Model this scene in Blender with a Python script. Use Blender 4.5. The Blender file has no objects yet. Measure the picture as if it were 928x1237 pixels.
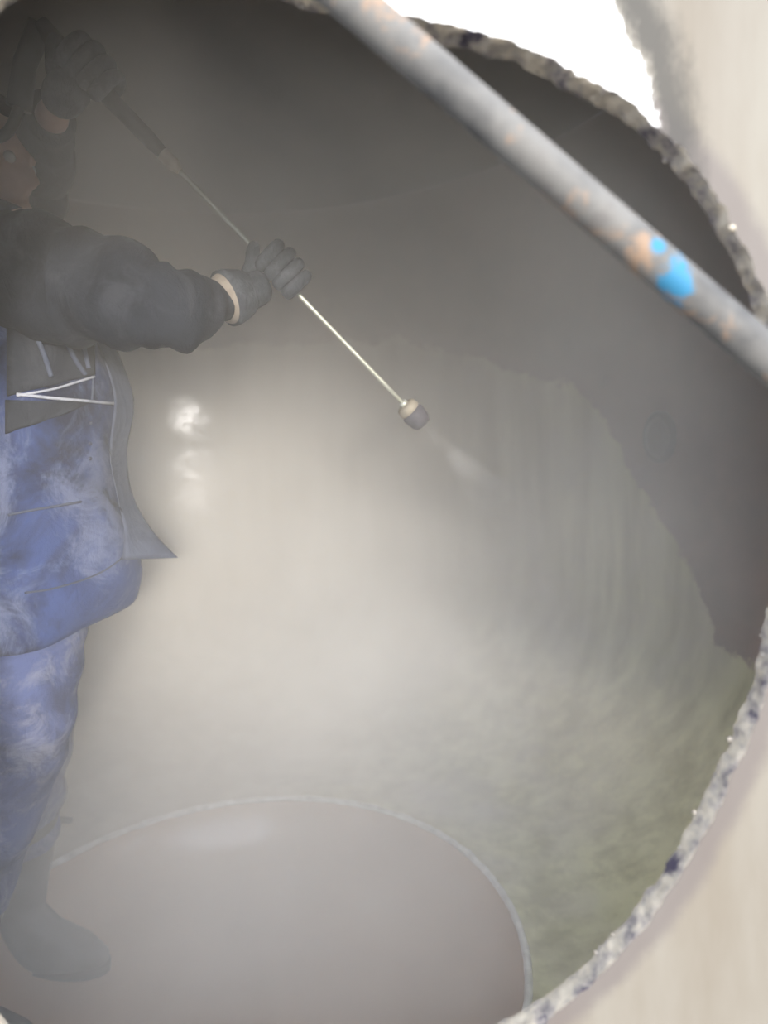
import bpy, bmesh, math, random
from mathutils import Vector, Matrix, noise
random.seed(7)
S = bpy.context.scene
COL = S.collection

# ------------------------------------------------------------------ camera
W, Hh, F = 928, 1237, 800.0
PITCH, ROLL, HC = math.radians(4), math.radians(2), 1.30
_M = Matrix.Rotation(-PITCH, 3, 'X') @ Matrix.Rotation(ROLL, 3, 'Y')
CAM = Vector((0, 0, HC))

def ray(px, py):
    return _M @ Vector(((px - W / 2) / F, 1.0, -(py - Hh / 2) / F))

def P(px, py, d):
    """world point seen at photo pixel (px,py) at depth y = d"""
    r = ray(px, py)
    return CAM + r * (d / r.y)

cd = bpy.data.cameras.new('camera')
cam = bpy.data.objects.new('camera', cd)
COL.objects.link(cam)
cd.sensor_fit = 'VERTICAL'
cd.sensor_height = 36
cd.lens = F / Hh * 36
rgt, fwd, up = _M @ Vector((1, 0, 0)), _M @ Vector((0, 1, 0)), _M @ Vector((0, 0, 1))
mw = Matrix((rgt, up, -fwd)).transposed().to_4x4()
mw.translation = CAM
cam.matrix_world = mw
cd.clip_start = 0.01
cd.dof.use_dof = True
cd.dof.focus_distance = 1.1
cd.dof.aperture_fstop = 2.0
S.camera = cam

# ------------------------------------------------------------------ sky, sun, exposure
w = bpy.data.worlds.new('sky')
S.world = w
w.use_nodes = True
bg = w.node_tree.nodes['Background']
SUN_AZ, SUN_EL = math.radians(14), math.radians(5.5)      # behind the camera, to the right
bg.inputs[0].default_value = (0.80, 0.87, 1.0, 1)
bg.inputs[1].default_value = 2.7
sd = bpy.data.lights.new('sun', 'SUN')
sd.energy = 3.6
sd.angle = math.radians(6)
sd.color = (1.0, 0.91, 0.78)
sun = bpy.data.objects.new('sun', sd)
COL.objects.link(sun)
_to = Vector((math.sin(SUN_AZ) * math.cos(SUN_EL), -math.cos(SUN_AZ) * math.cos(SUN_EL), math.sin(SUN_EL)))
sun.rotation_euler = _to.to_track_quat('Z', 'Y').to_euler()
sun.location = _to * 8
S.view_settings.view_transform = 'Standard'
S.view_settings.look = 'None'
S.view_settings.gamma = 1
S.view_settings.use_curve_mapping = False
S.view_settings.exposure = 0.22
S.cycles.use_denoising = True
S.cycles.volume_step_rate = 3.0
S.cycles.volume_max_steps = 96
S.cycles.volume_bounces = 10
S.cycles.max_bounces = 12
S.cycles.diffuse_bounces = 4

# ------------------------------------------------------------------ material helpers
class NT:
    def __init__(s, name):
        s.m = bpy.data.materials.new(name)
        s.m.use_nodes = True
        s.t = s.m.node_tree
        s.b = s.t.nodes['Principled BSDF']
        s.o = s.t.nodes['Material Output']
    def n(s, typ, **kw):
        nd = s.t.nodes.new(typ)
        for k, v in kw.items():
            if hasattr(nd, k):
                setattr(nd, k, v)
            else:
                nd.inputs[k.replace('_', ' ')].default_value = v
        return nd
    def l(s, a, b):
        s.t.links.new(a, b)
    def math(s, op, a, b=None, c=None, clamp=False):
        nd = s.t.nodes.new('ShaderNodeMath'); nd.operation = op; nd.use_clamp = clamp
        for i, v in enumerate((a, b, c)):
            if v is None: continue
            if isinstance(v, (int, float)): nd.inputs[i].default_value = v
            else: s.l(v, nd.inputs[i])
        return nd.outputs[0]
    def obj(s):
        if not hasattr(s, '_tc'): s._tc = s.t.nodes.new('ShaderNodeTexCoord')
        return s._tc.outputs['Object']
    def xyz(s):
        nd = s.t.nodes.new('ShaderNodeSeparateXYZ'); s.l(s.obj(), nd.inputs[0])
        return nd.outputs
    def noise(s, scale, detail=4, rough=0.55, vec=None, stretch=None, dist=0):
        nd = s.t.nodes.new('ShaderNodeTexNoise')
        nd.inputs['Scale'].default_value = scale; nd.inputs['Detail'].default_value = detail
        nd.inputs['Roughness'].default_value = rough; nd.inputs['Distortion'].default_value = dist
        v = vec or s.obj()
        if stretch:
            mp = s.t.nodes.new('ShaderNodeMapping'); mp.inputs['Scale'].default_value = stretch
            s.l(v, mp.inputs[0]); v = mp.outputs[0]
        s.l(v, nd.inputs['Vector'])
        return nd.outputs[0]
    def ramp(s, fac, stops):
        nd = s.t.nodes.new('ShaderNodeValToRGB'); el = nd.color_ramp.elements
        while len(el) < len(stops): el.new(0.5)
        for e, (p, c) in zip(el, stops):
            e.position = p
            e.color = (c, c, c, 1) if isinstance(c, (int, float)) else (*c, 1)
        s.l(fac, nd.inputs[0])
        return nd.outputs[0]
    def mix(s, fac, a, b):
        nd = s.t.nodes.new('ShaderNodeMix'); nd.data_type = 'RGBA'
        for i, v in ((0, fac), (6, a), (7, b)):
            if isinstance(v, (int, float)): nd.inputs[i].default_value = v
            elif isinstance(v, tuple): nd.inputs[i].default_value = (*v, 1)
            else: s.l(v, nd.inputs[i])
        return nd.outputs[2]
    def sstep(s, v, lo, hi):
        nd = s.t.nodes.new('ShaderNodeMapRange'); nd.interpolation_type = 'SMOOTHSTEP'
        nd.inputs[1].default_value = lo; nd.inputs[2].default_value = hi
        s.l(v, nd.inputs[0])
        return nd.outputs[0]
    def bump(s, h, strength=0.3, dist=0.01):
        nd = s.t.nodes.new('ShaderNodeBump'); nd.inputs['Strength'].default_value = strength
        nd.inputs['Distance'].default_value = dist
        s.l(h, nd.inputs['Height']); s.l(nd.outputs[0], s.b.inputs['Normal'])
    def set(s, color=None, rough=None, metal=None, spec=None, coat=None, coat_rough=None):
        for k, v in (('Base Color', color), ('Roughness', rough), ('Metallic', metal), ('Specular IOR Level', spec),
                     ('Coat Weight', coat), ('Coat Roughness', coat_rough)):
            if v is None: continue
            if isinstance(v, (int, float)): s.b.inputs[k].default_value = v
            elif isinstance(v, tuple): s.b.inputs[k].default_value = (*v, 1)
            else: s.l(v, s.b.inputs[k])
        return s.m

def simple(name, c1, c2, scale, rough=0.7, metal=0.0, bump=0.15, bscale=None, spec=0.4, dist=0.004):
    t = NT(name)
    f = t.ramp(t.noise(scale), [(0.35, c1), (0.65, c2)])
    t.bump(t.noise(bscale or scale * 4), bump, dist)
    return t.set(f, rough, metal, spec)

# ------------------------------------------------------------------ mesh helpers
def link(name, bm_or_me, mats, parent=None, smooth=True):
    if isinstance(bm_or_me, bmesh.types.BMesh):
        me = bpy.data.meshes.new(name)
        bmesh.ops.recalc_face_normals(bm_or_me, faces=bm_or_me.faces)
        bm_or_me.to_mesh(me); bm_or_me.free()
    else:
        me = bm_or_me
    if not isinstance(mats, (list, tuple)): mats = [mats]
    me.materials.clear()
    for m in mats: me.materials.append(m)
    for p in me.polygons: p.use_smooth = smooth
    o = bpy.data.objects.new(name, me)
    COL.objects.link(o)
    if parent is not None:
        o.parent = parent
        o.matrix_parent_inverse = parent_world(parent).inverted()
    return o

def parent_world(o):
    m = o.matrix_basis.copy()
    while o.parent:
        m = o.parent.matrix_basis @ o.matrix_parent_inverse @ m if False else o.parent.matrix_basis @ m
        o = o.parent
    return m

def tag(o, label=None, cat=None, kind=None, group=None):
    if label: o['label'] = label
    if cat: o['category'] = cat
    if kind: o['kind'] = kind
    if group: o['group'] = group
    return o

def thing(name, label, cat, loc):
    o = bpy.data.objects.new(name, None)
    o.empty_display_size = 0.1
    COL.objects.link(o)
    o.location = loc
    return tag(o, label, cat)

def frames(pts):
    pts = [Vector(p) for p in pts]
    out = []
    ref = None
    for i, p in enumerate(pts):
        t = (pts[min(i + 1, len(pts) - 1)] - pts[max(i - 1, 0)]).normalized()
        if ref is None:
            ref = t.orthogonal().normalized()
        ref = (ref - t * ref.dot(t)).normalized()
        out.append((p, t, ref.copy(), t.cross(ref)))
    return out

def tube(bm, pts, radii, seg=16, cap=True, wob=0.0, wscale=10):
    rings = []
    if isinstance(radii, (int, float)): radii = [radii] * len(pts)
    for (p, t, a, b), r in zip(frames(pts), radii):
        ra, rb = r if isinstance(r, tuple) else (r, r)
        ring = []
        for k in range(seg):
            an = 2 * math.pi * k / seg
            q = p + a * (math.cos(an) * ra) + b * (math.sin(an) * rb)
            if wob:
                q += (q - p).normalized() * wob * noise.noise(q * wscale)
            ring.append(bm.verts.new(q))
        rings.append(ring)
    for r0, r1 in zip(rings, rings[1:]):
        for k in range(seg):
            bm.faces.new((r0[k], r0[(k + 1) % seg], r1[(k + 1) % seg], r1[k]))
    if cap:
        bm.faces.new(rings[0][::-1]); bm.faces.new(rings[-1])
    return rings

def loft(bm, rings, cap=True):
    vr = [[bm.verts.new(p) for p in r] for r in rings]
    n = len(vr[0])
    for r0, r1 in zip(vr, vr[1:]):
        for k in range(n):
            bm.faces.new((r0[k], r0[(k + 1) % n], r1[(k + 1) % n], r1[k]))
    if cap:
        bm.faces.new(vr[0][::-1]); bm.faces.new(vr[-1])
    return vr

def grid(bm, rows, mat=0):
    vr = [[bm.verts.new(p) for p in r] for r in rows]
    for r0, r1 in zip(vr, vr[1:]):
        for k in range(len(r0) - 1):
            f = bm.faces.new((r0[k], r0[k + 1], r1[k + 1], r1[k])); f.material_index = mat
    return vr

def spline(keys, n):
    """Catmull-Rom through tuples of floats, n samples per span"""
    ks = [tuple(k) for k in keys]
    ks = [ks[0]] + ks + [ks[-1]]
    out = []
    for i in range(1, len(ks) - 2):
        for j in range(n):
            t = j / n
            out.append(tuple(0.5 * (2 * b + (c - a) * t + (2 * a - 5 * b + 4 * c - d) * t * t + (3 * b - a - 3 * c + d) * t ** 3)
                             for a, b, c, d in zip(ks[i - 1], ks[i], ks[i + 1], ks[i + 2])))
    out.append(ks[-2])
    return out

def evaluated_mesh(o):
    dg = bpy.context.evaluated_depsgraph_get(); dg.update()
    me = bpy.data.meshes.new_from_object(o.evaluated_get(dg))
    return me

def skin_mesh(verts, edges, radii, sub=2, root=0):
    me = bpy.data.meshes.new('skeleton')
    me.from_pydata([tuple(v) for v in verts], edges, [])
    o = bpy.data.objects.new('skeleton', me); COL.objects.link(o)
    md = o.modifiers.new('s', 'SKIN')
    sv = me.skin_vertices[0].data
    for i, r in enumerate(radii):
        sv[i].radius = r if isinstance(r, tuple) else (r, r)
        sv[i].use_root = (i == root)
    md.use_smooth_shade = True
    sb = o.modifiers.new('u', 'SUBSURF'); sb.levels = sub; sb.render_levels = sub
    out = evaluated_mesh(o)
    bpy.data.objects.remove(o)
    return out

def remeshed(bm, voxel, smooth=4):
    me = bpy.data.meshes.new('tmp'); bm.to_mesh(me); bm.free()
    o = bpy.data.objects.new('tmp', me); COL.objects.link(o)
    md = o.modifiers.new('r', 'REMESH'); md.mode = 'VOXEL'; md.voxel_size = voxel
    sm = o.modifiers.new('s', 'SMOOTH'); sm.iterations = smooth; sm.factor = 0.5
    out = evaluated_mesh(o)
    bpy.data.objects.remove(o)
    return out

def smooth01(a, b, x):
    t = max(0.0, min(1.0, (x - a) / (b - a)))
    return t * t * (3 - 2 * t)

# ------------------------------------------------------------------ the tank: layout
YF, THK = 0.65, 0.024            # outer face of the flat front plate, plate thickness
CX, CY, R = -0.50, 1.62, 1.44    # axis and radius of the round back wall
SX, SY, SR, SZ = -0.355, 1.335, 0.615, HC - 1.0      # weld seam ring of the bottom
ZTOP = HC + 1.15
ZW = HC - 0.45                   # where the round wall turns into the bottom
XL = CX - math.sqrt(R * R - (YF + THK - CY) ** 2)
XR = CX + math.sqrt(R * R - (YF + THK - CY) ** 2)
OC = P(377, 600, YF)             # centre of the cut opening

def wall_hit(px, py):
    """angle and height where the ray through a photo pixel meets the round wall"""
    r = ray(px, py)
    a = r.x ** 2 + r.y ** 2; b = 2 * (r.x * -CX + r.y * -CY); c = CX * CX + CY * CY - R * R
    D = b * b - 4 * a * c
    t = (-b + math.sqrt(max(D, 0))) / (2 * a)
    q = CAM + r * t
    return math.atan2(q.x - CX, q.y - CY), q.z

# rim outline of the opening as radius over angle, measured on the plate
def _pol(px, py):
    q = P(px, py, YF) - OC
    return math.atan2(q.z, q.x), math.hypot(q.x, q.z)
_rim = sorted([_pol(*p) for p in ((480, 20), (600, 46), (694, 85), (737, 110), (778, 135), (802, 157), (836, 194), (863, 233), (915, 330), (950, 450), (962, 590), (950, 720), (915, 865),
               (866, 974), (838, 1034), (790, 1103), (752, 1153), (650, 1240), (510, 1300), (375, 1310), (200, 1330), (50, 1310), (-130, 1130), (-220, 800), (-220, 400), (-120, 120), (50, -70), (200, -60), (340, -20))])
_r0 = sum(r for _, r in _rim) / len(_rim)
def rim_radius(a):
    """smooth radius over angle: the measured outline, lightly averaged"""
    tot = wt = 0.0
    for j in range(-6, 7):
        b = (a + j * 0.02 + math.pi) % (2 * math.pi) - math.pi
        ks = [(_rim[-1][0] - 2 * math.pi, _rim[-1][1])] + _rim + [(_rim[0][0] + 2 * math.pi, _rim[0][1])]
        for (a0, r0_), (a1, r1_) in zip(ks, ks[1:]):
            if a0 <= b <= a1:
                g = math.exp(-(j / 3) ** 2)
                tot += g * (r0_ + (r1_ - r0_) * (b - a0) / (a1 - a0)); wt += g
                break
    return tot / wt

# ------------------------------------------------------------------ materials of the tank
def wall_material(name, floor_part=False):
    t = NT(name)
    x, y, z = t.xyz()
    th = t.math('ARCTAN2', t.math('SUBTRACT', x, CX), t.math('SUBTRACT', y, CY))
    pts = [wall_hit(*p) for p in ((20, 420), (150, 425), (300, 415), (420, 410), (480, 408), (560, 432), (640, 452), (690, 464), (735, 512),
                                  (765, 575), (800, 630), (830, 680), (850, 720), (866, 775))]
    pts.sort()
    TH0, TH1, Z0, Z1 = -3.2, 3.2, HC - 1.2, HC + 1.2
    stops = []
    for a, zz in pts:
        if stops and (a - TH0) / (TH1 - TH0) - stops[-1][0] < 0.004: continue
        stops.append(((a - TH0) / (TH1 - TH0), (zz - Z0) / (Z1 - Z0)))
    f = t.ramp(t.math('DIVIDE', t.math('SUBTRACT', th, TH0), TH1 - TH0), stops)
    zb = t.math('ADD', t.math('MULTIPLY', f, Z1 - Z0), Z0)
    d = t.math('SUBTRACT', zb, z)                        # > 0 inside the cleaned zone
    rag = t.math('SUBTRACT', t.noise(9, 6, 0.7, stretch=(1, 1, 2.2)), 0.5)
    rag2 = t.math('SUBTRACT', t.noise(34, 4, 0.7, stretch=(1, 1, 1.2)), 0.5)
    d = t.math('ADD', d, t.math('MULTIPLY_ADD', rag2, 0.07, t.math('MULTIPLY', rag, 0.16)))
    clean = t.sstep(d, -0.012, 0.02)
    # cleaned, pale steel with green-yellow run marks on the right
    streak = t.noise(7, 5, 0.6, stretch=(1.6, 1.6, 0.22))
    pale = t.ramp(streak, [(0.3, (0.40, 0.345, 0.265)), (0.55, (0.48, 0.42, 0.335)), (0.75, (0.53, 0.48, 0.40))])
    green = t.ramp(streak, [(0.35, (0.38, 0.35, 0.13)), (0.6, (0.66, 0.63, 0.34))])
    gfac = t.math('MULTIPLY', t.sstep(th, 0.25, 1.15), t.sstep(t.noise(2.1, 3), 0.25, 0.6))
    pale = t.mix(gfac, pale, green)
    smut = t.sstep(t.noise(3.4, 6, 0.65, stretch=(1, 1, 0.7)), 0.60, 0.78)
    pale = t.mix(t.math('MULTIPLY', smut, 0.45), pale, (0.25, 0.23, 0.17))
    rust = t.ramp(t.noise(3.2, 7, 0.65), [(0.3, (0.10, 0.068, 0.062)), (0.55, (0.24, 0.135, 0.105)), (0.75, (0.34, 0.19, 0.145))])
    col = t.mix(clean, rust, pale)
    rough = t.math('MULTIPLY_ADD', t.noise(5, 4), 0.2, 0.5 if floor_part else 0.26)
    t.bump(t.noise(9, 5, 0.6), 0.12, 0.008)
    t.b.inputs['Coat IOR'].default_value = 1.6
    cb = t.n('ShaderNodeBump'); cb.inputs['Strength'].default_value = 0.11; cb.inputs['Distance'].default_value = 0.03
    t.l(t.noise(6, 3, 0.5), cb.inputs['Height']); t.l(cb.outputs[0], t.b.inputs['Coat Normal'])
    return t.set(col, rough, 0.0, 0.4, 0.0 if floor_part else t.math('MULTIPLY', clean, 1.0), 0.15)

M_WALL = wall_material('wet scaled steel')
M_FLOOR = wall_material('scaled steel bottom', True)
def rust_material():
    t = NT('wet rusty steel')
    n1 = t.noise(3, 4, 0.5)
    col = t.ramp(n1, [(0.3, (0.44, 0.285, 0.18)), (0.55, (0.54, 0.36, 0.235)), (0.75, (0.58, 0.42, 0.29))])
    t.b.inputs['Coat IOR'].default_value = 1.8
    return t.set(col, t.math('MULTIPLY_ADD', n1, 0.2, 0.25), 0.0, 0.5, 1.0, 0.10)
M_DISH = rust_material()
M_DARKSTEEL = simple('dark rusty steel inside', (0.05, 0.045, 0.045), (0.12, 0.09, 0.075), 5, 0.6)
M_WELD = simple('bright weld metal', (0.6, 0.58, 0.54), (0.82, 0.80, 0.76), 40, 0.35, 0.2, 0.3)

def paint_material():
    """cream outer paint: scorched along the cut, burnt white at the upper right, with a feathery soot smear"""
    t = NT('scorched cream paint')
    x, y, z = t.xyz()
    dx = t.math('SUBTRACT', x, OC.x); dz = t.math('SUBTRACT', z, OC.z)
    an = t.math('ARCTAN2', dz, dx)
    rad = t.math('SQRT', t.math('ADD', t.math('MULTIPLY', dx, dx), t.math('MULTIPLY', dz, dz)))
    n = 24
    mx, mn = 0.65, 0.35
    f = t.ramp(t.math('MULTIPLY_ADD', an, 1 / (2 * math.pi), 0.5),
               [((k + 0.5) / n, (rim_radius((k + 0.5) / n * 2 * math.pi - math.pi) - mn) / (mx - mn)) for k in range(n)])
    d = t.math('SUBTRACT', rad, t.math('MULTIPLY_ADD', f, mx - mn, mn))     # distance from the cut edge
    base = t.ramp(t.noise(3.5, 5, 0.6, stretch=(2.5, 1, 0.6)), [(0.3, (0.195, 0.167, 0.13)), (0.55, (0.24, 0.218, 0.183)), (0.75, (0.275, 0.26, 0.222))])
    # scorch hugging the cut
    jag = t.math('SUBTRACT', t.noise(26, 5, 0.7), 0.5)
    d1 = t.math('ADD', d, t.math('MULTIPLY', jag, 0.02))
    sc = t.math('SUBTRACT', 1.0, t.sstep(d1, 0.012, 0.032))
    col = t.mix(t.math('MULTIPLY', sc, 0.75), base, (0.15, 0.13, 0.125))
    a_s = math.atan2(*reversed((P(838, 150, YF) - OC).xz)); 
    # soot smear, a band drawing nearer to the cut clockwise
    aa = t.math('SUBTRACT', an, a_s)
    mid = t.math('MULTIPLY_ADD', aa, 0.34, 0.0024)
    jag2 = t.math('SUBTRACT', t.noise(38, 6, 0.75, stretch=(1.6, 1, 0.8)), 0.5)
    off = t.math('ADD', t.math('SUBTRACT', d, mid), t.math('MULTIPLY', jag2, 0.05))
    band = t.math('MULTIPLY', t.sstep(off, -0.018, -0.004), t.math('SUBTRACT', 1.0, t.sstep(off, 0.008, 0.045)))
    arc = t.math('MULTIPLY', t.sstep(an, a_s - 0.25, a_s - 0.1), t.math('SUBTRACT', 1.0, t.sstep(an, a_s + 0.9, a_s + 1.2)))
    col = t.mix(t.math('MULTIPLY', t.math('MULTIPLY', band, arc), 0.8), col, (0.05, 0.048, 0.044))
    # white ash between the cut and the smear
    ash = t.math('MULTIPLY', t.math('SUBTRACT', 1.0, t.sstep(off, -0.020, -0.014)), arc)
    ash = t.math('MULTIPLY', ash, t.sstep(an, a_s + 0.0, a_s + 0.06))
    col = t.mix(ash, col, (0.93, 0.93, 0.93))
    t.bump(t.noise(60, 4), 0.12, 0.002)
    return t.set(col, 0.55, 0.0, 0.35)
M_PAINT = paint_material()
def cut_material():
    t = NT('torch-cut steel edge')
    n1 = t.noise(34, 6, 0.7)
    col = t.ramp(n1, [(0.36, (0.07, 0.06, 0.09)), (0.44, (0.30, 0.27, 0.25)), (0.56, (0.52, 0.46, 0.37)), (0.8, (0.70, 0.63, 0.52))])
    t.bump(t.noise(90, 5, 0.6), 0.3, 0.002)
    return t.set(col, 0.5, 0.15, 0.5)
M_CUT = cut_material()

# ------------------------------------------------------------------ wall_front: flat plate with the ragged cut opening
NSEG = 720
def plate_rings():
    x0, x1, z0, z1 = XL, XR, HC - 1.25, ZTOP
    outer_rows, inner_rows = [], []
    cut = []
    rowsN = 9
    for side in (0, 1):
        yv = YF if side == 0 else YF + THK
        rows = [[] for _ in range(rowsN)]
        for k in range(NSEG + 1):
            a = 2 * math.pi * (k % NSEG) / NSEG
            u = Vector((math.cos(a), 0, math.sin(a)))
            rr = rim_radius(a)
            q = Vector((math.cos(a) * 3, math.sin(a) * 3, side * 4.0))
            jag = noise.noise(q * 5) * 0.004 + noise.noise(q * 15) * 0.0030 + noise.noise(q * 45) * 0.0011
            if side: jag *= 1.15; rr -= 0.003
            rr += jag
            cx, cz = OC.x, OC.z
            tx = (x1 - cx) / u.x if u.x > 1e-6 else (x0 - cx) / u.x if u.x < -1e-6 else 1e9
            tz = (z1 - cz) / u.z if u.z > 1e-6 else (z0 - cz) / u.z if u.z < -1e-6 else 1e9
            rb = min(tx, tz)
            for i in range(rowsN):
                s = (i / (rowsN - 1)) ** 2
                r_ = rr + (rb - rr) * s
                rows[i].append(Vector((cx + u.x * r_, yv, cz + u.z * r_)))
        (outer_rows if side == 0 else inner_rows).extend(rows)
        cut.append(rows[0])
    return outer_rows, inner_rows, cut

outer_rows, inner_rows, cut_rows = plate_rings()
bm = bmesh.new()
grid(bm, outer_rows, 0)
grid(bm, inner_rows[::-1], 1)
grid(bm, [inner_rows[-1], outer_rows[-1]], 1)
bmesh.ops.remove_doubles(bm, verts=bm.verts, dist=1e-5)
wall_front = tag(link('wall_front', bm, [M_PAINT, M_DARKSTEEL], smooth=False), kind='structure')
wall_front['label'] = 'cream-painted steel tank plate with a large round opening cut into it'
# the cut face, slightly rough, a part of the plate
bm = bmesh.new()
rows = []
for i in range(6):
    s = i / 5
    row = []
    for k in range(NSEG + 1):
        p = cut_rows[0][k].lerp(cut_rows[1][k], s)
        if 0 < i < 5:
            a = 2 * math.pi * (k % NSEG) / NSEG
            q = Vector((math.cos(a) * 3, math.sin(a) * 3, s * 0.5))
            u = Vector((math.cos(a), 0, math.sin(a)))
            p = p + u * (noise.noise(q * 30) * 0.003 + noise.noise(q * 9) * 0.002 - 0.001)
        row.append(p)
    rows.append(row)
grid(bm, rows)
bmesh.ops.remove_doubles(bm, verts=bm.verts, dist=1e-5)
cut_edge = link('cut_edge', bm, M_CUT, wall_front)
cut_edge['label'] = 'ragged torch-cut edge of the plate, pale where the light strikes it'
bm = bmesh.new()
for k in range(70):
    a = random.uniform(0, 2 * math.pi)
    i = int(a / (2 * math.pi) * NSEG)
    s = random.choice((0.05, 0.9, 0.98, 1.0, 0.7))
    p = cut_rows[0][i].lerp(cut_rows[1][i], s)
    r = random.uniform(0.001, 0.0032)
    b = bmesh.ops.create_icosphere(bm, subdivisions=1, radius=r, matrix=Matrix.Translation(p) @ Matrix.Diagonal((random.uniform(.7, 1.8), 1, random.uniform(.7, 1.6), 1)))
tag(link('slag_beads', bm, M_CUT, wall_front), kind='stuff')

# ------------------------------------------------------------------ wall_back, floor, ceiling
a0 = math.atan2(XL - CX, YF + THK - CY); a1 = math.atan2(XR - CX, YF + THK - CY)
a0 = a0 if a0 < 0 else a0 - 2 * math.pi
angs = [a0 + (a1 - a0) * k / 160 for k in range(161)]
def wp(a, z, r=R): return Vector((CX + math.sin(a) * r, CY + math.cos(a) * r, z))
bm = bmesh.new()
grid(bm, [[wp(a, ZW + (ZTOP - ZW) * i / 12) for a in angs] for i in range(13)])
grid(bm, [[wp(a, ZW - .02 + (ZTOP - ZW + .02) * i / 3, R + 0.012) for a in angs] for i in range(4)])
wall_back = tag(link('wall_back', bm, M_WALL), kind='structure')
wall_back['label'] = 'round inner tank wall, pale and wet below, rust-brown above a ragged line'

# bottom: eases from the wall down to the seam ring
bm = bmesh.new()
NB = 200
rows = []
def plan_edge(an):
    """distance from the seam centre to the tank outline (round wall or flat plate) in direction an"""
    ux, uy = math.sin(an), math.cos(an)
    ex, ey = SX - CX, SY - CY
    b = ex * ux + ey * uy; c = ex * ex + ey * ey - R * R
    t = -b + math.sqrt(b * b - c)
    if uy < -1e-6: t = min(t, (YF + THK - SY) / uy)
    return t
for i in range(25):
    s = i / 24
    row = []
    for k in range(NB + 1):
        an = 2 * math.pi * (k % NB) / NB
        e = plan_edge(an)
        r_ = SR + (e - SR) * math.cos(s * math.pi / 2)
        zw = ZW + (SZ + 0.04 - ZW) * smooth01(0.1, 0.75, -math.cos(an))
        zz = SZ + (zw - SZ) * (1 - math.sin(s * math.pi / 2))
        row.append(Vector((SX + math.sin(an) * r_, SY + math.cos(an) * r_, zz)))
    rows.append(row)
grid(bm, rows)
bmesh.ops.remove_doubles(bm, verts=bm.verts, dist=1e-5)
floor = tag(link('floor', bm, M_FLOOR), kind='structure')
floor['label'] = 'pale wet sloping tank bottom around the round rusty dish'
# dish
bm = bmesh.new()
rows = []
prof = spline([(0, 0), (0.006, -0.03), (0.02, -0.062), (0.045, -0.10), (0.075, -0.13), (0.12, -0.155), (0.22, -0.172), (0.40, -0.182), (0.612, -0.185)], 6)
for dr, dz in prof:
    rows.append([Vector((SX + math.sin(2 * math.pi * k / NB) * (SR - dr), SY + math.cos(2 * math.pi * k / NB) * (SR - dr), SZ + dz)) for k in range(NB + 1)])
grid(bm, rows)
bmesh.ops.remove_doubles(bm, verts=bm.verts, dist=1e-5)
dish = link('dished_bottom', bm, M_DISH, floor)
dish['label'] = 'rust-brown wet dish sunk into the tank bottom'
bm = bmesh.new()
pts = []
for k in range(NB + 1):
    an = 2 * math.pi * (k % NB) / NB
    j = 0.0015 * noise.noise(Vector((math.sin(an) * 20, math.cos(an) * 20, 0)))
    pts.append(Vector((SX + math.sin(an) * (SR + j), SY + math.cos(an) * (SR + j), SZ + 0.001 + j)))
rad = [0.008 + 0.002 * noise.noise(Vector((p.x * 40, p.y * 40, 1))) for p in pts]
tube(bm, pts, rad, 8, cap=False)
weld = link('weld_seam', bm, M_WELD, floor)
weld['label'] = 'bright round weld seam along the edge of the dish'
# ceiling
bm = bmesh.new()
rows = []
for i in range(9):
    s = i / 8
    rows.append([Vector((CX + math.sin(a) * R * (1 - s), CY + math.cos(a) * R * (1 - s) , ZTOP + 0.25 * math.sin(s * math.pi / 2))) for a in
                 [2 * math.pi * k / 120 for k in range(121)]])
rows[0] = [Vector((p.x, max(p.y, YF), ZTOP)) for p in rows[0]]
rows = [[Vector((p.x, max(p.y, YF), p.z if p.y >= YF else ZTOP)) for p in r] for r in rows]
grid(bm, rows)
ceiling = tag(link('ceiling', bm, M_DARKSTEEL), kind='structure')
ceiling['label'] = 'dark steel tank roof'

# two pipe ports in the round wall
M_PORT = simple('dust-grey steel port', (0.03, 0.03, 0.038), (0.06, 0.06, 0.07), 20, 0.35, 0.2)
M_BORE = simple('dark port bore', (0.015, 0.015, 0.02), (0.03, 0.03, 0.036), 10, 0.4, 0.2)
def port(px, py, r):
    a, z = wall_hit(px, py)
    c = wp(a, z, R)
    n = Vector((-math.sin(a), -math.cos(a), 0))
    bm = bmesh.new()
    prof = [(r * 1.25, 0.0), (r * 1.25, 0.018), (r * 1.15, 0.024), (r * 0.98, 0.024), (r * 0.95, 0.018), (r * 0.93, -0.03)]
    t1 = Vector((0, 0, 1)); t2 = n.cross(t1)
    rr = [[c + n * h + (t1 * math.cos(2 * math.pi * k / 32) * 1.25 + t2 * math.sin(2 * math.pi * k / 32)) * q for k in range(32)] for q, h in prof]
    loft(bm, rr, cap=False)
    o = link('pipe_port', bm, M_PORT, wall_back)
    bm = bmesh.new()
    prof = [(r * 0.95, 0.017), (r * 0.80, 0.030), (r * 0.45, 0.040), (r * 0.1, 0.044), (r * 0.01, 0.044)]
    rr = [[c + n * h + (t1 * math.cos(2 * math.pi * k / 32) * 1.25 + t2 * math.sin(2 * math.pi * k / 32)) * q for k in range(32)] for q, h in prof]
    loft(bm, rr, cap=False)
    link('port_plug', bm, M_BORE, o)
    return o
port(800, 528, 0.052)['label'] = 'dark oval pipe port in the rust-brown wall at the upper right'
port(750, 1060, 0.04)['label'] = 'dark oval pipe port low in the pale wall at the lower right'

# ground outside
bm = bmesh.new()
grid(bm, [[Vector((x, y, 0)) for x in (-60, 60)] for y in (-90, YF + 4)])
M_GROUND = simple('dusty concrete ground', (0.09, 0.085, 0.075), (0.15, 0.14, 0.125), 3, 0.9)
ground = tag(link('ground', bm, M_GROUND), kind='structure')
ground['label'] = 'dusty concrete ground outside the tank'

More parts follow.
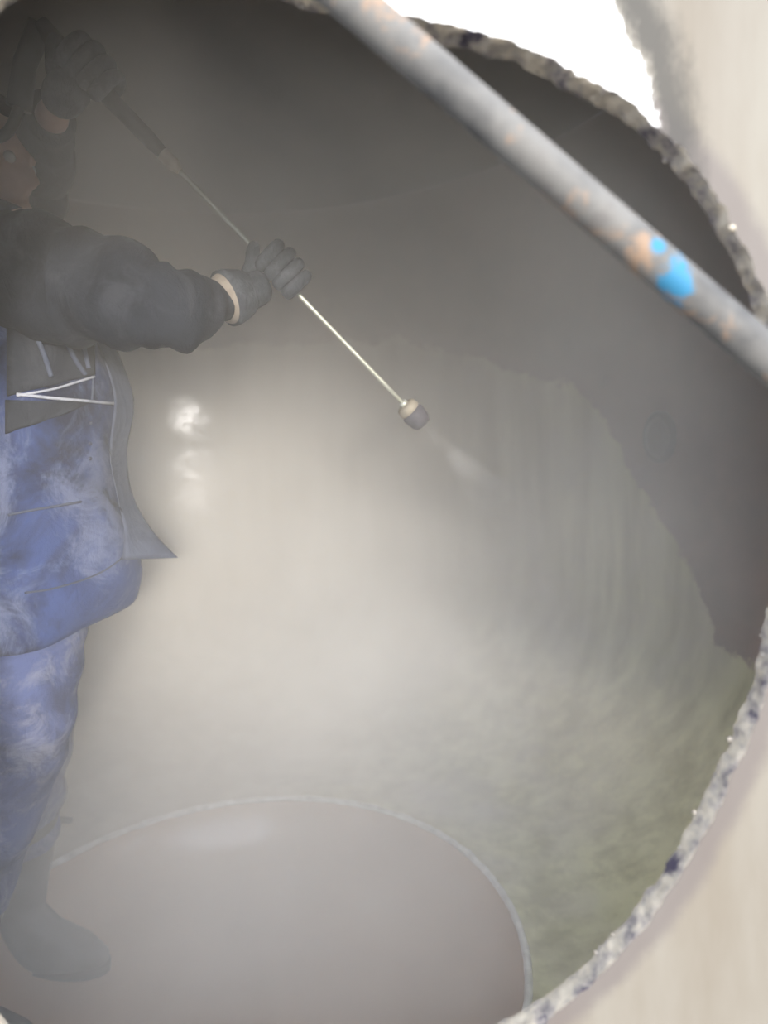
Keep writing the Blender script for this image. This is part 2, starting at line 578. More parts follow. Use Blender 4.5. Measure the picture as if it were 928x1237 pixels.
# ------------------------------------------------------------------ pipe across the opening
def pipe_material():
    t = NT('weathered galvanised pipe')
    n1 = t.noise(9, 6, 0.65, stretch=(1, 1, 1))
    col = t.ramp(n1, [(0.32, (0.10, 0.10, 0.10)), (0.5, (0.20, 0.195, 0.185)), (0.7, (0.26, 0.25, 0.225))])
    rust = t.sstep(t.noise(16, 5, 0.7, dist=0.6), 0.54, 0.64)
    col = t.mix(t.math('MULTIPLY', rust, 0.7), col, (0.42, 0.27, 0.17))
    grime = t.sstep(t.noise(9, 5, 0.7), 0.50, 0.62)
    col = t.mix(t.math('MULTIPLY', grime, 0.6), col, (0.13, 0.12, 0.12))
    pc = P(814, 344, 0.545)
    vm = t.n('ShaderNodeVectorMath'); vm.operation = 'DISTANCE'; vm.inputs[1].default_value = pc
    t.l(t.obj(), vm.inputs[0])
    dd = t.math('ADD', vm.outputs['Value'], t.math('MULTIPLY', t.math('SUBTRACT', t.noise(55, 5, 0.75), 0.5), 0.075))
    blue = t.math('SUBTRACT', 1.0, t.sstep(dd, 0.010, 0.020))
    pc2 = P(795, 297, 0.545)
    vm = t.n('ShaderNodeVectorMath'); vm.operation = 'DISTANCE'; vm.inputs[1].default_value = pc2
    t.l(t.obj(), vm.inputs[0])
    blue = t.math('MAXIMUM', blue, t.math('SUBTRACT', 1.0, t.sstep(vm.outputs['Value'], 0.004, 0.009)))
    col = t.mix(blue, col, (0.05, 0.24, 0.42))
    t.bump(t.noise(50, 4), 0.15, 0.002)
    return t.set(col, 0.6, 0.0, 0.3)
M_PIPE = pipe_material()
PD = 0.56
pA, pB = P(522, 85, PD), P(864, 378, PD)
dirp = (pB - pA).normalized()
end_lo = pA + dirp * ((0.02 - pA.z) / dirp.z)
end_hi = pA - dirp * 0.55
bm = bmesh.new()
n = 60
tube(bm, [end_hi.lerp(end_lo, k / n) for k in range(n + 1)], 0.0165, 28)
pipe = tag(link('steel_pipe', bm, M_PIPE), 'grey weathered steel pipe slanting across the opening, with rust and bright blue paint marks', 'pipe')

# ------------------------------------------------------------------ fabrics
def fabric(name, base, dark, dust, dust_amt, scale=5.0):
    t = NT(name)
    n1 = t.noise(scale, 6, 0.62, dist=0.4)
    col = t.ramp(n1, [(0.38, dark), (0.54, base)])
    du = t.sstep(t.noise(scale * 1.7, 7, 0.7, dist=0.8), 0.46, 0.66)
    col = t.mix(t.math('MULTIPLY', du, dust_amt), col, dust)
    wv = t.noise(420, 2)
    cr = t.noise(scale * 2.4, 5, 0.6, stretch=(1.6, 1, 0.8), dist=1.0)
    t.bump(t.math('ADD', t.math('MULTIPLY', wv, 0.08), cr), 0.55, 0.012)
    return t.set(col, 0.85, 0.0, 0.2)
M_JACKET = fabric('dusty blue work cotton', (0.042, 0.070, 0.205), (0.012, 0.016, 0.042), (0.16, 0.19, 0.31), 0.8, 4.5)
M_SLEEVE = fabric('dark blue-grey cotton', (0.028, 0.032, 0.043), (0.014, 0.016, 0.022), (0.07, 0.075, 0.09), 0.5)  # dark sleeve cloth, shade put into its colour to offset the sunbeam
M_FACING = fabric('grey-blue jacket lining', (0.085, 0.10, 0.15), (0.06, 0.07, 0.11), (0.15, 0.17, 0.21), 0.4)
M_PIPING = simple('pale grey piping', (0.42, 0.44, 0.52), (0.6, 0.62, 0.7), 60, 0.8)
M_TROUSER = fabric('dusty blue trouser cotton', (0.075, 0.10, 0.23), (0.04, 0.05, 0.11), (0.21, 0.225, 0.30), 0.7, 7)
M_GLOVE = fabric('dark grey rubber glove', (0.075, 0.085, 0.10), (0.05, 0.055, 0.07), (0.16, 0.17, 0.19), 0.5, 14)
M_CUFF = simple('beige glove lining', (0.26, 0.22, 0.18), (0.36, 0.31, 0.26), 40, 0.85)
M_SKIN = simple('skin', (0.50, 0.31, 0.23), (0.58, 0.37, 0.28), 20, 0.5)
M_HAIR = simple('black hair', (0.012, 0.011, 0.011), (0.03, 0.027, 0.025), 80, 0.5, 0, 0.4)
M_BOOT = simple('dark grey rubber boot', (0.05, 0.05, 0.055), (0.10, 0.10, 0.105), 12, 0.45)
M_SNAP = simple('dark metal snap', (0.05, 0.06, 0.1), (0.08, 0.09, 0.15), 50, 0.4, 0.5)

# ------------------------------------------------------------------ person
TD = 1.33                                    # depth of the trunk
foot_z = SZ - 0.160
person_base = P(30, 900, TD); person_base.z = foot_z
# lance line first, the hands close on it
LA, LB = P(207, 196, 1.22), P(487, 487, 1.36)
ldir = (LB - LA).normalized()
def on_lance(px):
    """point of the lance seen at photo column px"""
    lo, hi = -0.6, 1.4
    for _ in range(40):
        m = (lo + hi) / 2
        q = LA.lerp(LB, m) - CAM
        c = _M.transposed() @ q
        if W / 2 + F * c.x / c.y < px: lo = m
        else: hi = m
    return LA.lerp(LB, lo)
grip_r = on_lance(338)
grip_l = on_lance(108)

hip = P(30, 745, TD); chest = P(40, 440, TD); neck = P(5, 262, TD); head = P(-22, 195, TD - 0.02)
sh_r = P(28, 335, TD - 0.17); sh_l = P(10, 330, TD + 0.17)
el_r = P(185, 366, 1.13); wr_r = P(272, 362, 1.235)
el_l = P(40, 215, TD + 0.20)
wr_l = grip_l + Vector((-0.075, 0.03, -0.03))
hp_r = hip + Vector((0, -0.10, -0.02)); hp_l = hip + Vector((0, 0.10, -0.02))
kn_r = P(20, 895, TD - 0.10); an_r = P(-75, 1120, TD - 0.07); an_r.z = foot_z + 0.09
kn_l = P(44, 885, TD + 0.17); an_l = P(24, 1100, 1.52); an_l.z = foot_z + 0.10
toe_r = an_r + Vector((0.17, -0.02, -0.06)); toe_l = an_l + Vector((0.17, -0.02, -0.065))
V, Ed, Rr = [], [], []
def node(p, r, par=None):
    V.append(p); Rr.append(r)
    if par is not None: Ed.append((par, len(V) - 1))
    return len(V) - 1
n0 = node(hip, (0.10, 0.10))
n1 = node(hip.lerp(chest, 0.45), (0.115, 0.105), n0)
n2 = node(chest, (0.14, 0.125), n1)
n3 = node(chest.lerp(neck, 0.62), (0.11, 0.10), n2)
n4 = node(neck, 0.058, n3)
n5 = node(neck.lerp(head, 0.45), 0.055, n4)
for sh, el, wr in ((sh_r, el_r, wr_r), (sh_l, el_l, wr_l)):
    k = node(sh, 0.06, n3); k = node(sh.lerp(el, 0.5), 0.05, k); k = node(el, 0.042, k); k = node(el.lerp(wr, 0.4), 0.04, k); k = node(wr, 0.029, k)
for hp, kn, an, toe in ((hp_r, kn_r, an_r, toe_r), (hp_l, kn_l, an_l, toe_l)):
    k = node(hp, 0.07, n0); k = node(hp.lerp(kn, 0.5), 0.062, k); k = node(kn, 0.05, k); k = node(kn.lerp(an, 0.35), 0.05, k); k = node(an, 0.033, k); k = node(toe, 0.024, k)
body = skin_mesh(V, Ed, Rr)
# head, shaped from a sphere: face turned to +x (towards the nozzle)
bmh = bmesh.new()
bmesh.ops.create_uvsphere(bmh, u_segments=48, v_segments=36, radius=1.0)
for v in bmh.verts:
    x, y, z = v.co
    q = Vector((x * 0.095, y * 0.076, z * 0.118))
    f = smooth01(0.1, 0.9, x)
    if z < 0: q.x += -0.012 * f * 0 + 0.006 * f; q.y *= 1 - 0.28 * smooth01(0, -1, z); q.x -= 0.02 * smooth01(-0.2, -1, z) * (1 - f)
    g = lambda cy, cz, sy, sz: math.exp(-((y - cy) / sy) ** 2 - ((z - cz) / sz) ** 2) * smooth01(0.3, 0.7, x)
    q.x += 0.026 * g(0, -0.20, 0.16, 0.14) + 0.012 * g(0, -0.02, 0.12, 0.22)           # nose
    q.x += 0.007 * g(0, 0.22, 0.6, 0.10)                                              # brow
    q.x -= 0.012 * (g(0.38, 0.06, 0.2, 0.1) + g(-0.38, 0.06, 0.2, 0.1))              # eye sockets
    q.x += 0.009 * g(0, -0.48, 0.28, 0.06) + 0.008 * g(0, -0.60, 0.25, 0.06) - 0.005 * g(0, -0.54, 0.3, 0.025)  # lips
    q.x += 0.012 * g(0, -0.82, 0.3, 0.14)                                             # chin
    v.co = q
for s in (-1, 1):                                                                     # ears
    bmesh.ops.create_uvsphere(bmh, u_segments=12, v_segments=10, radius=0.03,
        matrix=Matrix.Translation((-0.005, s * 0.075, -0.005)) @ Matrix.Rotation(s * 0.35, 4, 'Z') @ Matrix.Diagonal((0.65, 0.28, 1.1, 1)))
HM = Matrix.Translation(head) @ Matrix.Rotation(math.radians(-8), 4, 'Z') @ Matrix.Rotation(math.radians(14), 4, 'Y')
bmh.transform(HM)
bm = bmesh.new(); bm.from_mesh(body); tmp = bpy.data.meshes.new('h'); bmh.to_mesh(tmp); bmh.free(); bm.from_mesh(tmp)
body_me = remeshed(bm, 0.008, 2)
person = link('person', body_me, M_SKIN)
tag(person, 'person in dusty blue work jacket at the left, gripping the spray lance with dark gloves', 'person')
# eyes and hair
for s in (-1, 1):
    bm = bmesh.new(); bmesh.ops.create_uvsphere(bm, u_segments=14, v_segments=10, radius=0.012, matrix=HM @ Matrix.Translation((0.078, s * 0.029, 0.007)))
    link('eye', bm, simple('eye white', (0.6, 0.58, 0.55), (0.7, 0.68, 0.65), 20, 0.2) if s < 0 else bpy.data.materials['eye white'], person)
bm = bmesh.new()
bmesh.ops.create_uvsphere(bm, u_segments=40, v_segments=30, radius=1.0)
bmesh.ops.delete(bm, geom=[v for v in bm.verts if v.co.z < -0.25 or (v.co.x > 0.35 and v.co.z < 0.55)], context='VERTS')
for v in bm.verts:
    q = Vector((v.co.x * 0.104, v.co.y * 0.085, v.co.z * 0.127))
    v.co = q * (1 + 0.05 * noise.noise(q * 60))
bm.transform(HM)
link('hair', bm, M_HAIR, person)

def px2m(n, d): return n * d / F
# jacket trunk: rings read down the photograph, worn loosely
keys = [  # py, left px, right px, half depth
    (752, -46, 120, 0.19), (735, -50, 148, 0.195), (692, -52, 157, 0.20), (645, -50, 153, 0.198), (600, -48, 141, 0.195), (545, -46, 131, 0.195), (485, -48, 137, 0.20), (440, -50, 128, 0.205),
    (395, -52, 111, 0.21), (350, -48, 98, 0.20), (318, -42, 72, 0.165), (292, -32, 48, 0.11), (272, -26, 34, 0.075)]
rings = []
for py, lp, rp, hb in spline(keys, 4):
    c = P((lp + rp) / 2, py, TD); a = px2m((rp - lp) / 2, TD)
    ring = []
    for k in range(64):
        an = 2 * math.pi * k / 64
        ca, sa = math.cos(an), math.sin(an)
        q = c + Vector((a * math.copysign(abs(ca) ** 0.85, ca), -hb * math.copysign(abs(sa) ** 0.85, sa), 0))
        low = smooth01(480, 730, py)
        # hanging folds, and the near hem dropping lower than the front edge
        q += (q - c).normalized() * (0.010 * math.sin(an * 5 + py * 0.012) * low + 0.013 * noise.noise(Vector((q.x * 6, q.y * 6, q.z * 14))))
        q.z -= 0.02 * low * smooth01(-0.2, 1, sa)
        ring.append(q)
    rings.append(ring)
bm = bmesh.new(); loft(bm, rings)
jk = remeshed(bm, 0.008, 3)
bmj = bmesh.new(); bmj.from_mesh(jk)
for v in bmj.verts:      # crease relief: diagonal pull folds
    q = v.co
    v.co = q + Vector((0, -1, 0)) * 0.010 * noise.noise(Vector((q.x * 11 + q.z * 9, q.y * 6, q.z * 7 - q.x * 8))) * (1 if q.y < TD else 0)
jacket = link('jacket', bmj, M_JACKET, person)
jacket['label'] = 'dusty blue work jacket with pale streaks'

def near_surface(px, py):
    """the jacket front seen at a photo pixel"""
    c = P(px, py, TD)
    for (ky, lp, rp, hb), (k2, l2, r2, h2) in zip(keys, keys[1:]):
        if k2 <= py <= ky:
            s = (py - k2) / (ky - k2); lp = l2 + (lp - l2) * s; rp = r2 + (rp - r2) * s; hb = h2 + (hb - h2) * s
            u = max(-1, min(1, (px - (lp + rp) / 2) / ((rp - lp) / 2)))
            return TD - hb * math.sqrt(max(0.0, 1 - abs(u) ** 2.35)) ** 0.85
    return TD - 0.15
from mathutils.bvhtree import BVHTree
_bv = BVHTree.FromPolygons([v.co.copy() for v in jacket.data.vertices], [tuple(p.vertices) for p in jacket.data.polygons])
def on_jacket(px, py, lift=0.003):
    r = ray(px, py).normalized()
    h, nrm, *_ = _bv.ray_cast(CAM, r)
    if h is None: return P(px, py, TD)
    return h - r * lift

# sleeves
def sleeve(pts, name, mat, seed):
    sp = spline(pts, 7)
    bm = bmesh.new()
    fr = frames([Vector(p[:3]) for p in sp])
    rr = []
    for i, ((p, t, a, b), k) in enumerate(zip(fr, sp)):
        ring = []
        for j in range(40):
            an = 2 * math.pi * j / 40
            q = p + (a * math.cos(an) + b * math.sin(an)) * k[3]
            wr = 0.016 * noise.noise(Vector((q.x * 16 + seed, q.y * 9, q.z * 9))) + 0.004 * math.sin(i * 1.1 + 4 * noise.noise(q * 7))
            q += (q - p).normalized() * wr * min(1, k[3] / 0.06)
            ring.append(q)
        rr.append(ring)
    loft(bm, rr)
    return link(name, bm, mat, jacket)
def pr(px, py, d, rpx): return (*P(px, py, d), px2m(rpx, d))
sleeve([pr(20, 336, TD - .13, 70), pr(62, 342, TD - .17, 74), pr(112, 348, 1.15, 66), pr(165, 362, 1.12, 58), pr(205, 372, 1.13, 49),
        pr(238, 370, 1.18, 36), pr(262, 364, 1.215, 27)], 'sleeve', M_SLEEVE, 0)['label'] = 'dark blue-grey sleeve reaching to the glove'
sleeve([(*sh_l, 0.085), (*sh_l.lerp(el_l, .5), 0.08), (*el_l, 0.07), (*el_l.lerp(wr_l, .5), 0.058), (*wr_l.lerp(el_l, .12), 0.042)], 'sleeve', M_SLEEVE, 5)['label'] = 'dark sleeve raised at the far side'
# front facing strip and hanging corner of the far panel
def sheet(name, left, right, d, mat, parent, thick=0.004, bulge=0.0):
    bm = bmesh.new()
    rows = []
    for (l, r) in zip(left, right):
        row = []
        for k in range(7):
            s = k / 6
            dd = d if not isinstance(d, tuple) else d[0] + (d[1] - d[0]) * s
            q = P(l[0] + (r[0] - l[0]) * s, l[1] + (r[1] - l[1]) * s, dd)
            q.y -= bulge * math.sin(s * math.pi) + 0.006 * noise.noise(q * 14)
            row.append(q)
        rows.append(row)
    vr = grid(bm, rows)
    geo = bmesh.ops.extrude_face_region(bm, geom=list(bm.faces))
    bmesh.ops.translate(bm, verts=[g for g in geo['geom'] if isinstance(g, bmesh.types.BMVert)], vec=(0, thick, 0))
    return link(name, bm, mat, parent)
L_ = spline([(108, 385), (124, 430), (138, 485), (132, 545), (142, 600), (150, 640), (148, 676)], 4)
R_ = spline([(118, 385), (141, 425), (161, 484), (153, 545), (158, 595), (181, 638), (214, 674)], 4)
fl = sheet('front_panel', L_, R_, (TD - 0.07, TD + 0.01), M_FACING, jacket, 0.005)
fl['label'] = 'grey-blue edge of the far front panel, its hem corner flying out to a point'
# near panel edge, dark patches, pocket edge, seams and snaps
def strip(name, pts, r, mat, parent, lift=0.004, flat=True):
    sp = spline(pts, 8)
    bm = bmesh.new()
    tube(bm, [on_jacket(a, b, lift) for a, b in sp], r, 8)
    return link(name, bm, mat, parent)
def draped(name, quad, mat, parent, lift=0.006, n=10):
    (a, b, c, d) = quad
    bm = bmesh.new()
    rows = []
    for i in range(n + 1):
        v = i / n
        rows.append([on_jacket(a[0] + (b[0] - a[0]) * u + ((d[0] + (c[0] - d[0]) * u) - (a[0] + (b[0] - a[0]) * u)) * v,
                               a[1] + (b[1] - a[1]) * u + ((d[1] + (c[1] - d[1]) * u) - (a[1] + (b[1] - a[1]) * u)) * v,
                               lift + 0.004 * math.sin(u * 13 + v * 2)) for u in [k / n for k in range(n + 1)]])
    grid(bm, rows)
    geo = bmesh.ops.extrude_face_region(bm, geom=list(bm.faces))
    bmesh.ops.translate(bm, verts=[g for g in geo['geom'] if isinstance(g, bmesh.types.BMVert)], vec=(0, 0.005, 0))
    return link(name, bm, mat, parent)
draped('chest_patch', [(8, 378), (111, 392), (114, 452), (8, 478)], M_SLEEVE, jacket)['label'] = 'dark folded patch on the jacket below the sleeve'  # dark sheet draped over the jacket under the arm
for fa in ([(66, 386), (78, 410), (92, 436), (103, 452)], [(92, 389), (99, 410), (107, 445)], [(34, 386), (50, 420), (62, 455)]):
    strip('fold', fa, 0.0045, M_FACING, jacket, 0.011)
draped('chest_wedge', [(6, 483), (108, 486), (78, 500), (6, 524)], M_SLEEVE, jacket, 0.004)['label'] = 'dark tapering patch below the pale piping line'  # dark sheet tapering to the right, laid under the piping
strip('piping', [(20, 476), (64, 481), (100, 484), (130, 487), (147, 488)], 0.0028, M_PIPING, jacket)['label'] = 'pale piping line across the jacket front'
strip('piping', [(20, 478), (64, 470), (95, 461), (114, 455)], 0.0022, M_PIPING, jacket)['label'] = 'thin pale line slanting up the jacket front'
strip('seam', [(116, 395), (114, 420), (113, 452), (111, 486)], 0.0022, M_FACING, jacket)
strip('hem_seam', [(30, 716), (64, 711), (110, 697), (140, 680), (158, 662)], 0.0018, M_FACING, jacket)
strip('pocket_edge', [(10, 622), (40, 616), (70, 611), (98, 606)], 0.0022, M_FACING, jacket)
for py in (511, 536, 554):
    bm = bmesh.new(); bmesh.ops.create_uvsphere(bm, u_segments=12, v_segments=8, radius=0.0035, matrix=Matrix.Translation(on_jacket(109, py, 0.002)))
    link('snap', bm, M_SNAP, jacket)
bm = bmesh.new()
cc = P(4, 270, TD)
loft(bm, [[cc + Vector((math.cos(2 * math.pi * k / 32) * a, math.sin(2 * math.pi * k / 32) * b, h - 0.02 * math.cos(2 * math.pi * k / 32))) for k in range(32)]
          for a, b, h in ((0.078, 0.088, -0.03), (0.074, 0.082, 0.0), (0.07, 0.076, 0.03), (0.064, 0.07, 0.03), (0.066, 0.074, 0.0))], cap=False)
link('collar', bm, M_JACKET, jacket)

# trousers
def leg_rings(pts):
    sp = spline(pts, 7)
    rr = []
    for i, (x, y, z, r) in enumerate(sp):
        c = Vector((x, y, z))
        ring = []
        for j in range(40):
            an = 2 * math.pi * j / 40
            u = Vector((math.cos(an), math.sin(an), 0))
            q = c + u * r
            q += u * (0.012 * noise.noise(Vector((q.x * 9, q.y * 9, q.z * 16))) + 0.004 * math.sin(i * 1.4 + an))
            ring.append(q)
        rr.append(ring)
    return rr
bm = bmesh.new()
loft(bm, leg_rings([(*P(36, 700, TD), px2m(70, TD)), (*P(34, 745, TD - .05), px2m(72, 1.28)), (*P(32, 810, TD - .08), px2m(66, 1.25)), (*kn_r, px2m(62, 1.23)),
                    (*kn_r.lerp(an_r, .3), 0.082), (*kn_r.lerp(an_r, .62), 0.066)]))
loft(bm, leg_rings([(*P(30, 700, TD + .05), px2m(66, TD)), (*P(30, 750, TD + .1), px2m(58, 1.4)), (*P(34, 820, TD + .14), px2m(50, 1.45)), (*kn_l, 0.082), (*kn_l.lerp(an_l, .35), 0.072), (*kn_l.lerp(an_l, .62), 0.062)]))
tr = remeshed(bm, 0.008, 2)
trousers = link('trousers', tr, M_TROUSER, person)
trousers['label'] = 'dusty blue-grey trousers'
_bv = BVHTree.FromPolygons([v.co.copy() for v in trousers.data.vertices], [tuple(p.vertices) for p in trousers.data.polygons])
strip('pocket_piping', [(30, 771), (64, 766), (84, 759), (101, 749)], 0.0026, M_PIPING, trousers, 0.003)
strip('pocket_piping', [(34, 763), (64, 758), (82, 752), (100, 743)], 0.0018, M_PIPING, trousers, 0.003)
# boots
for an, toe, kn in ((an_r, toe_r, kn_r), (an_l, toe_l, kn_l)):
    bm = bmesh.new()
    d = (toe - an); d.z = 0; d.normalize(); s = Vector((-d.y, d.x, 0))
    z0 = foot_z
    def ring(c, a, b, n_=28): return [c + d * math.cos(2 * math.pi * k / n_) * a + s * math.sin(2 * math.pi * k / n_) * b for k in range(n_)]
    top = an.lerp(kn, 0.62)
    loft(bm, [ring(Vector((an.x, an.y, z0)) + d * 0.07, 0.145, 0.050), ring(Vector((an.x, an.y, z0 + .03)) + d * 0.07, 0.148, 0.054), ring(Vector((an.x, an.y, z0 + .06)) + d * 0.055, 0.130, 0.052),
              ring(Vector((an.x, an.y, z0 + .09)) + d * 0.02, 0.085, 0.048), ring(Vector((an.x, an.y, z0 + .13)), 0.058, 0.047), ring(an.lerp(kn, .2), 0.055, 0.048), ring(an.lerp(kn, .4), 0.062, 0.058), ring(top, 0.066, 0.062)])
    bt = link('boot', bm, M_BOOT, person)
    bm = bmesh.new()
    loft(bm, [ring(Vector((an.x, an.y, z0 - .012)) + d * 0.07, 0.15, 0.053), ring(Vector((an.x, an.y, z0 + .012)) + d * 0.07, 0.151, 0.056)])
    link('sole', bm, M_BORE, bt)

# gloves: palm and five fingers closed on the lance
def glove(grip, wrist, dirl, name, label, flip=1):
    """fist around the lance: fingers pass in front of it (towards the camera) and close behind"""
    toCam = (CAM - grip).normalized()
    ax = dirl.normalized()
    out = ax.cross(toCam).normalized()            # across the lance, in the picture plane
    if out.dot(grip - wrist) < 0: out = -out      # points away from the wrist
    fr = ax.cross(out).normalized()
    if fr.dot(toCam) < 0: fr = -fr
    V, Ed, Rr = [], [], []
    def nd(p, r, par=None):
        V.append(p); Rr.append(r)
        if par is not None: Ed.append((par, len(V) - 1))
        return len(V) - 1
    palm = grip + fr * 0.030 - out * 0.020
    a = nd(wrist, (0.036, 0.036)); b = nd(wrist.lerp(palm, 0.5), (0.038, 0.036), a); c = nd(palm, (0.042, 0.030), b)
    me0 = skin_mesh(V, Ed, Rr)
    bm = bmesh.new(); bm.from_mesh(me0)
    for i, (o, ln) in enumerate(((-0.036, .92), (-0.012, 1.05), (0.012, 1.0), (0.036, .86))):
        base = grip + ax * o
        ch = [palm + ax * o * 0.9 - out * 0.005, base + fr * 0.034 + out * 0.018, base + fr * 0.022 + out * 0.040 * ln,
              base - fr * 0.004 + out * 0.040 * ln, base - fr * 0.022 + out * 0.020, base - fr * 0.024 + out * 0.002]
        m = skin_mesh(ch, [(k, k + 1) for k in range(5)], [0.0145, 0.0135, 0.0125, 0.0115, 0.011, 0.0095])
        bm.from_mesh(m)
    tb = wrist.lerp(palm, 0.6) - ax * 0.025
    ch = [tb, grip - ax * 0.048 - out * 0.018 + fr * 0.022, grip - ax * 0.062 - out * 0.006 + fr * 0.016, grip - ax * 0.070 + out * 0.012 + fr * 0.012]
    m = skin_mesh(ch, [(0, 1), (1, 2), (2, 3)], [0.017, 0.0155, 0.014, 0.011])
    bm.from_mesh(m)
    g = link(name, bm, M_GLOVE, person)
    g['label'] = label
    return g, palm
g, palm = glove(grip_r, P(285, 360, 1.245), ldir, 'glove', 'dark grey rubber glove closed around the lance')
# flared gauntlet and the beige lining showing at its mouth
bm = bmesh.new()
w0 = P(264, 364, 1.215); w1 = P(300, 352, 1.25)
tube(bm, [w0.lerp(w1, s) for s in (0.22, 0.4, 0.6, 0.85, 1.0)], [0.050, 0.050, 0.047, 0.042, 0.036], 28)
link('gauntlet', bm, M_GLOVE, g)
bm = bmesh.new()
tube(bm, [w0.lerp(w1, s) for s in (0.0, 0.08, 0.18, 0.27)], [0.034, 0.040, 0.044, 0.046], 28)
link('glove_lining', bm, M_CUFF, g)['label'] = 'beige lining showing at the mouth of the glove'
glove(grip_l, wr_l, ldir, 'glove', 'dark glove at the lance grip')

# ------------------------------------------------------------------ pressure lance
M_TUBE = simple('bright stainless tube', (0.62, 0.64, 0.55), (0.74, 0.75, 0.66), 30, 0.32, 0.35)
M_BRASS = simple('dusty beige fitting', (0.38, 0.33, 0.25), (0.52, 0.46, 0.36), 40, 0.6, 0.2)
M_BLACK = simple('black plastic', (0.02, 0.02, 0.022), (0.045, 0.045, 0.05), 20, 0.5)
M_NOZ = simple('dark violet-grey nozzle', (0.075, 0.07, 0.09), (0.12, 0.11, 0.13), 30, 0.55)
lance = thing('spray_lance', 'long thin steel spray lance with dark nozzle, held in the gloved hand', 'lance', LA)
bm = bmesh.new(); tube(bm, [LA.lerp(LB, k / 10) for k in range(11)], 0.0043, 14); link('lance_tube', bm, M_TUBE, lance)
bm = bmesh.new()
tube(bm, [LA - ldir * 0.022, LA - ldir * 0.018, LA - ldir * 0.004, LA + ldir * 0.006, LA + ldir * 0.012, LA + ldir * 0.02], [0.010, 0.0125, 0.0125, 0.0125, 0.009, 0.006], 12)
link('coupling', bm, M_BRASS, lance)['label'] = 'beige coupling at the upper end of the bare tube'
bm = bmesh.new()
GE = grip_l - ldir * 0.10
tube(bm, [LA - ldir * 0.02, LA - ldir * 0.05, LA - ldir * 0.11, LA.lerp(GE, .8), GE], [0.011, 0.014, 0.0145, 0.015, 0.017], 16)
tube(bm, [GE, GE + Vector((-0.03, 0, -0.06)), GE + Vector((-0.045, 0, -0.13))], [(0.019, 0.014), (0.018, 0.014), (0.02, 0.015)], 16)
gun = link('trigger_gun', bm, M_BLACK, lance)
gun['label'] = 'dark insulated grip and trigger handle'
bm = bmesh.new()
tube(bm, [GE + Vector((0.035, 0, -0.012)), GE + Vector((0.012, 0, -0.05)), GE + Vector((-0.005, 0, -0.10))], [0.005, 0.006, 0.005], 10)
link('trigger', bm, M_BLACK, gun)
bm = bmesh.new()
HE = GE + Vector((-0.045, 0, -0.13))
tube(bm, [Vector(p) for p in spline([tuple(HE), tuple(HE + Vector((-0.03, -0.01, -.05))), tuple(HE + Vector((-0.14, -.03, -.06))), tuple(HE + Vector((-0.34, -.02, -.08))), tuple(HE + Vector((-0.46, .05, -.35))), tuple(HE + Vector((-0.48, .2, -.9))), (HE.x - .45, HE.y + .4, SZ + 0.22), (HE.x - .3, HE.y + .6, SZ + 0.06)], 8)], 0.009, 12)
link('hose', bm, M_BLACK, lance)
bm = bmesh.new()
tube(bm, [LB - ldir * 0.004, LB, LB + ldir * 0.01], [0.007, 0.009, 0.0085], 12); link('nozzle_nut', bm, M_TUBE, lance)
bm = bmesh.new()
tube(bm, [LB + ldir * 0.004, LB + ldir * 0.008, LB + ldir * 0.020, LB + ldir * 0.026], [0.016, 0.021, 0.023, 0.019], 20)
link('nozzle_collar', bm, M_BRASS, lance)['label'] = 'beige collar behind the nozzle'
bm = bmesh.new()
tube(bm, [LB + ldir * 0.022, LB + ldir * 0.03, LB + ldir * 0.052, LB + ldir * 0.060, LB + ldir * 0.062], [0.020, 0.025, 0.022, 0.018, 0.012], 20)
link('nozzle', bm, M_NOZ, lance)['label'] = 'dark blunt spray nozzle'
TIP = LB + ldir * 0.062

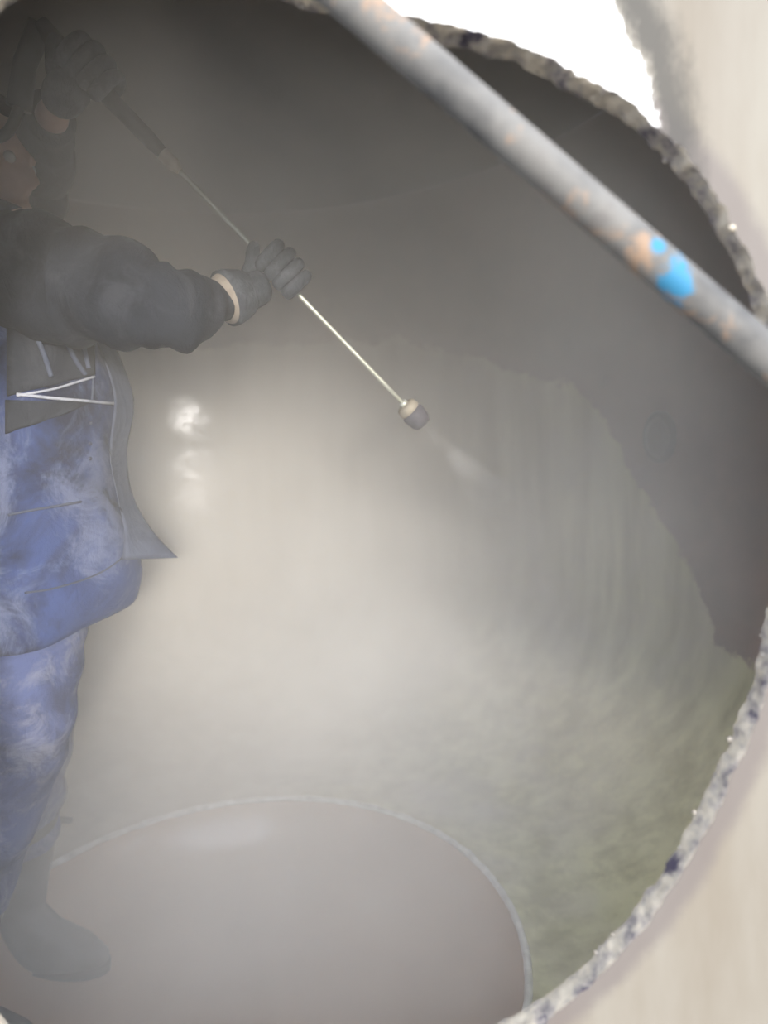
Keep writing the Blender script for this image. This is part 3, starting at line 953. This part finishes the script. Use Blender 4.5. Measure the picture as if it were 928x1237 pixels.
# ------------------------------------------------------------------ mist (real volumes)
def volume_material(name, dens_fn, color=(0.985, 0.96, 0.905), g=-0.25):
    m = bpy.data.materials.new(name); m.use_nodes = True
    t = NT.__new__(NT); t.m = m; t.t = m.node_tree
    t.t.nodes.remove(t.t.nodes['Principled BSDF'])
    out = t.t.nodes['Material Output']
    vs = t.t.nodes.new('ShaderNodeVolumeScatter')
    vs.inputs['Color'].default_value = (*color, 1)
    vs.inputs['Anisotropy'].default_value = g
    t.l(dens_fn(t), vs.inputs['Density'])
    t.l(vs.outputs[0], out.inputs['Volume'])
    return m
def fog_density(t):
    x, y, z = t.xyz()
    n1 = t.noise(1.9, 5, 0.6, dist=0.3)
    n2 = t.noise(5.0, 4, 0.6)
    c = P(560, 690, 2.0)
    def sq(v, c0, s): 
        q = t.math('DIVIDE', t.math('SUBTRACT', v, c0), s); return t.math('MULTIPLY', q, q)
    r2 = t.math('ADD', t.math('ADD', sq(x, c.x, 0.75), sq(y, c.y, 0.75)), sq(z, c.z, 0.55))
    blob = t.math('EXPONENT', t.math('MULTIPLY', r2, -1.0))
    cloud = t.math('MULTIPLY', blob, t.sstep(t.math('MULTIPLY_ADD', n2, 0.3, t.math('MULTIPLY', n1, 0.8)), 0.38, 0.72))
    depth = t.sstep(y, 0.75, 1.9)
    low = t.math('MULTIPLY', t.math('SUBTRACT', 1.0, t.sstep(z, HC - 1.1, HC - 0.3)), t.math('SUBTRACT', 1.0, t.sstep(x, 0.12, 0.5)))
    base = t.math('ADD', t.math('MULTIPLY_ADD', depth, 0.40, 0.11), t.math('MULTIPLY', low, 0.5))
    bank = P(850, 470, 1.05)
    b2 = t.math('ADD', t.math('ADD', sq(x, bank.x, 0.22), sq(y, bank.y, 0.30)), sq(z, bank.z, 0.25))
    top = t.math('MULTIPLY', t.sstep(z, HC + 0.18, HC + 0.52), t.math('SUBTRACT', 1.0, t.sstep(y, 0.8, 1.5)))
    base = t.math('ADD', base, t.math('MULTIPLY', top, 0.32))
    bk = P(800, 210, 0.95)
    b3 = t.math('ADD', t.math('ADD', sq(x, bk.x, 0.20), sq(y, bk.y, 0.28)), sq(z, bk.z, 0.20))
    base = t.math('ADD', base, t.math('MULTIPLY', t.math('EXPONENT', t.math('MULTIPLY', b3, -1.0)), 0.9))
    base = t.math('ADD', base, t.math('MULTIPLY', t.math('EXPONENT', t.math('MULTIPLY', b2, -1.0)), 0.5))
    return t.math('ADD', t.math('MULTIPLY', base, t.math('MULTIPLY_ADD', n1, 1.2, 0.4)), t.math('MULTIPLY', cloud, 0.85))
M_FOG = volume_material('drifting spray mist', fog_density)
bm = bmesh.new()
rows = []
for z in (SZ - 0.17, ZTOP - 0.02):
    pts = [wp(a, z, R - 0.02) for a in angs]
    pts = [Vector((p.x, max(p.y, YF + THK + 0.02), p.z)) for p in pts]
    rows.append(pts)
loft(bm, rows)
fog = tag(link('mist', bm, M_FOG, smooth=False), 'pale mist of spray and dust filling the tank', 'mist', 'stuff')
# jet from the nozzle
JL = 0.34
def jet_density(t):
    x, y, z = t.xyz()
    n1 = t.noise(22, 4, 0.6)
    vm = t.n('ShaderNodeVectorMath'); vm.operation = 'DISTANCE'; vm.inputs[1].default_value = TIP
    t.l(t.obj(), vm.inputs[0])
    fall = t.math('SUBTRACT', 1.0, t.sstep(vm.outputs['Value'], 0.04, JL))
    return t.math('MULTIPLY', t.math('MULTIPLY', fall, 7.0), t.sstep(n1, 0.35, 0.65))
M_JET = volume_material('white spray jet', jet_density, (0.97, 0.97, 0.97))
bm = bmesh.new()
tube(bm, [TIP + ldir * (0.008 + JL * s) for s in (0, .25, .5, .75, 1)], [0.005, 0.022, 0.04, 0.055, 0.07], 24)
tag(link('spray', bm, M_JET), 'white jet of spray fanning out from the nozzle', 'spray', 'stuff')
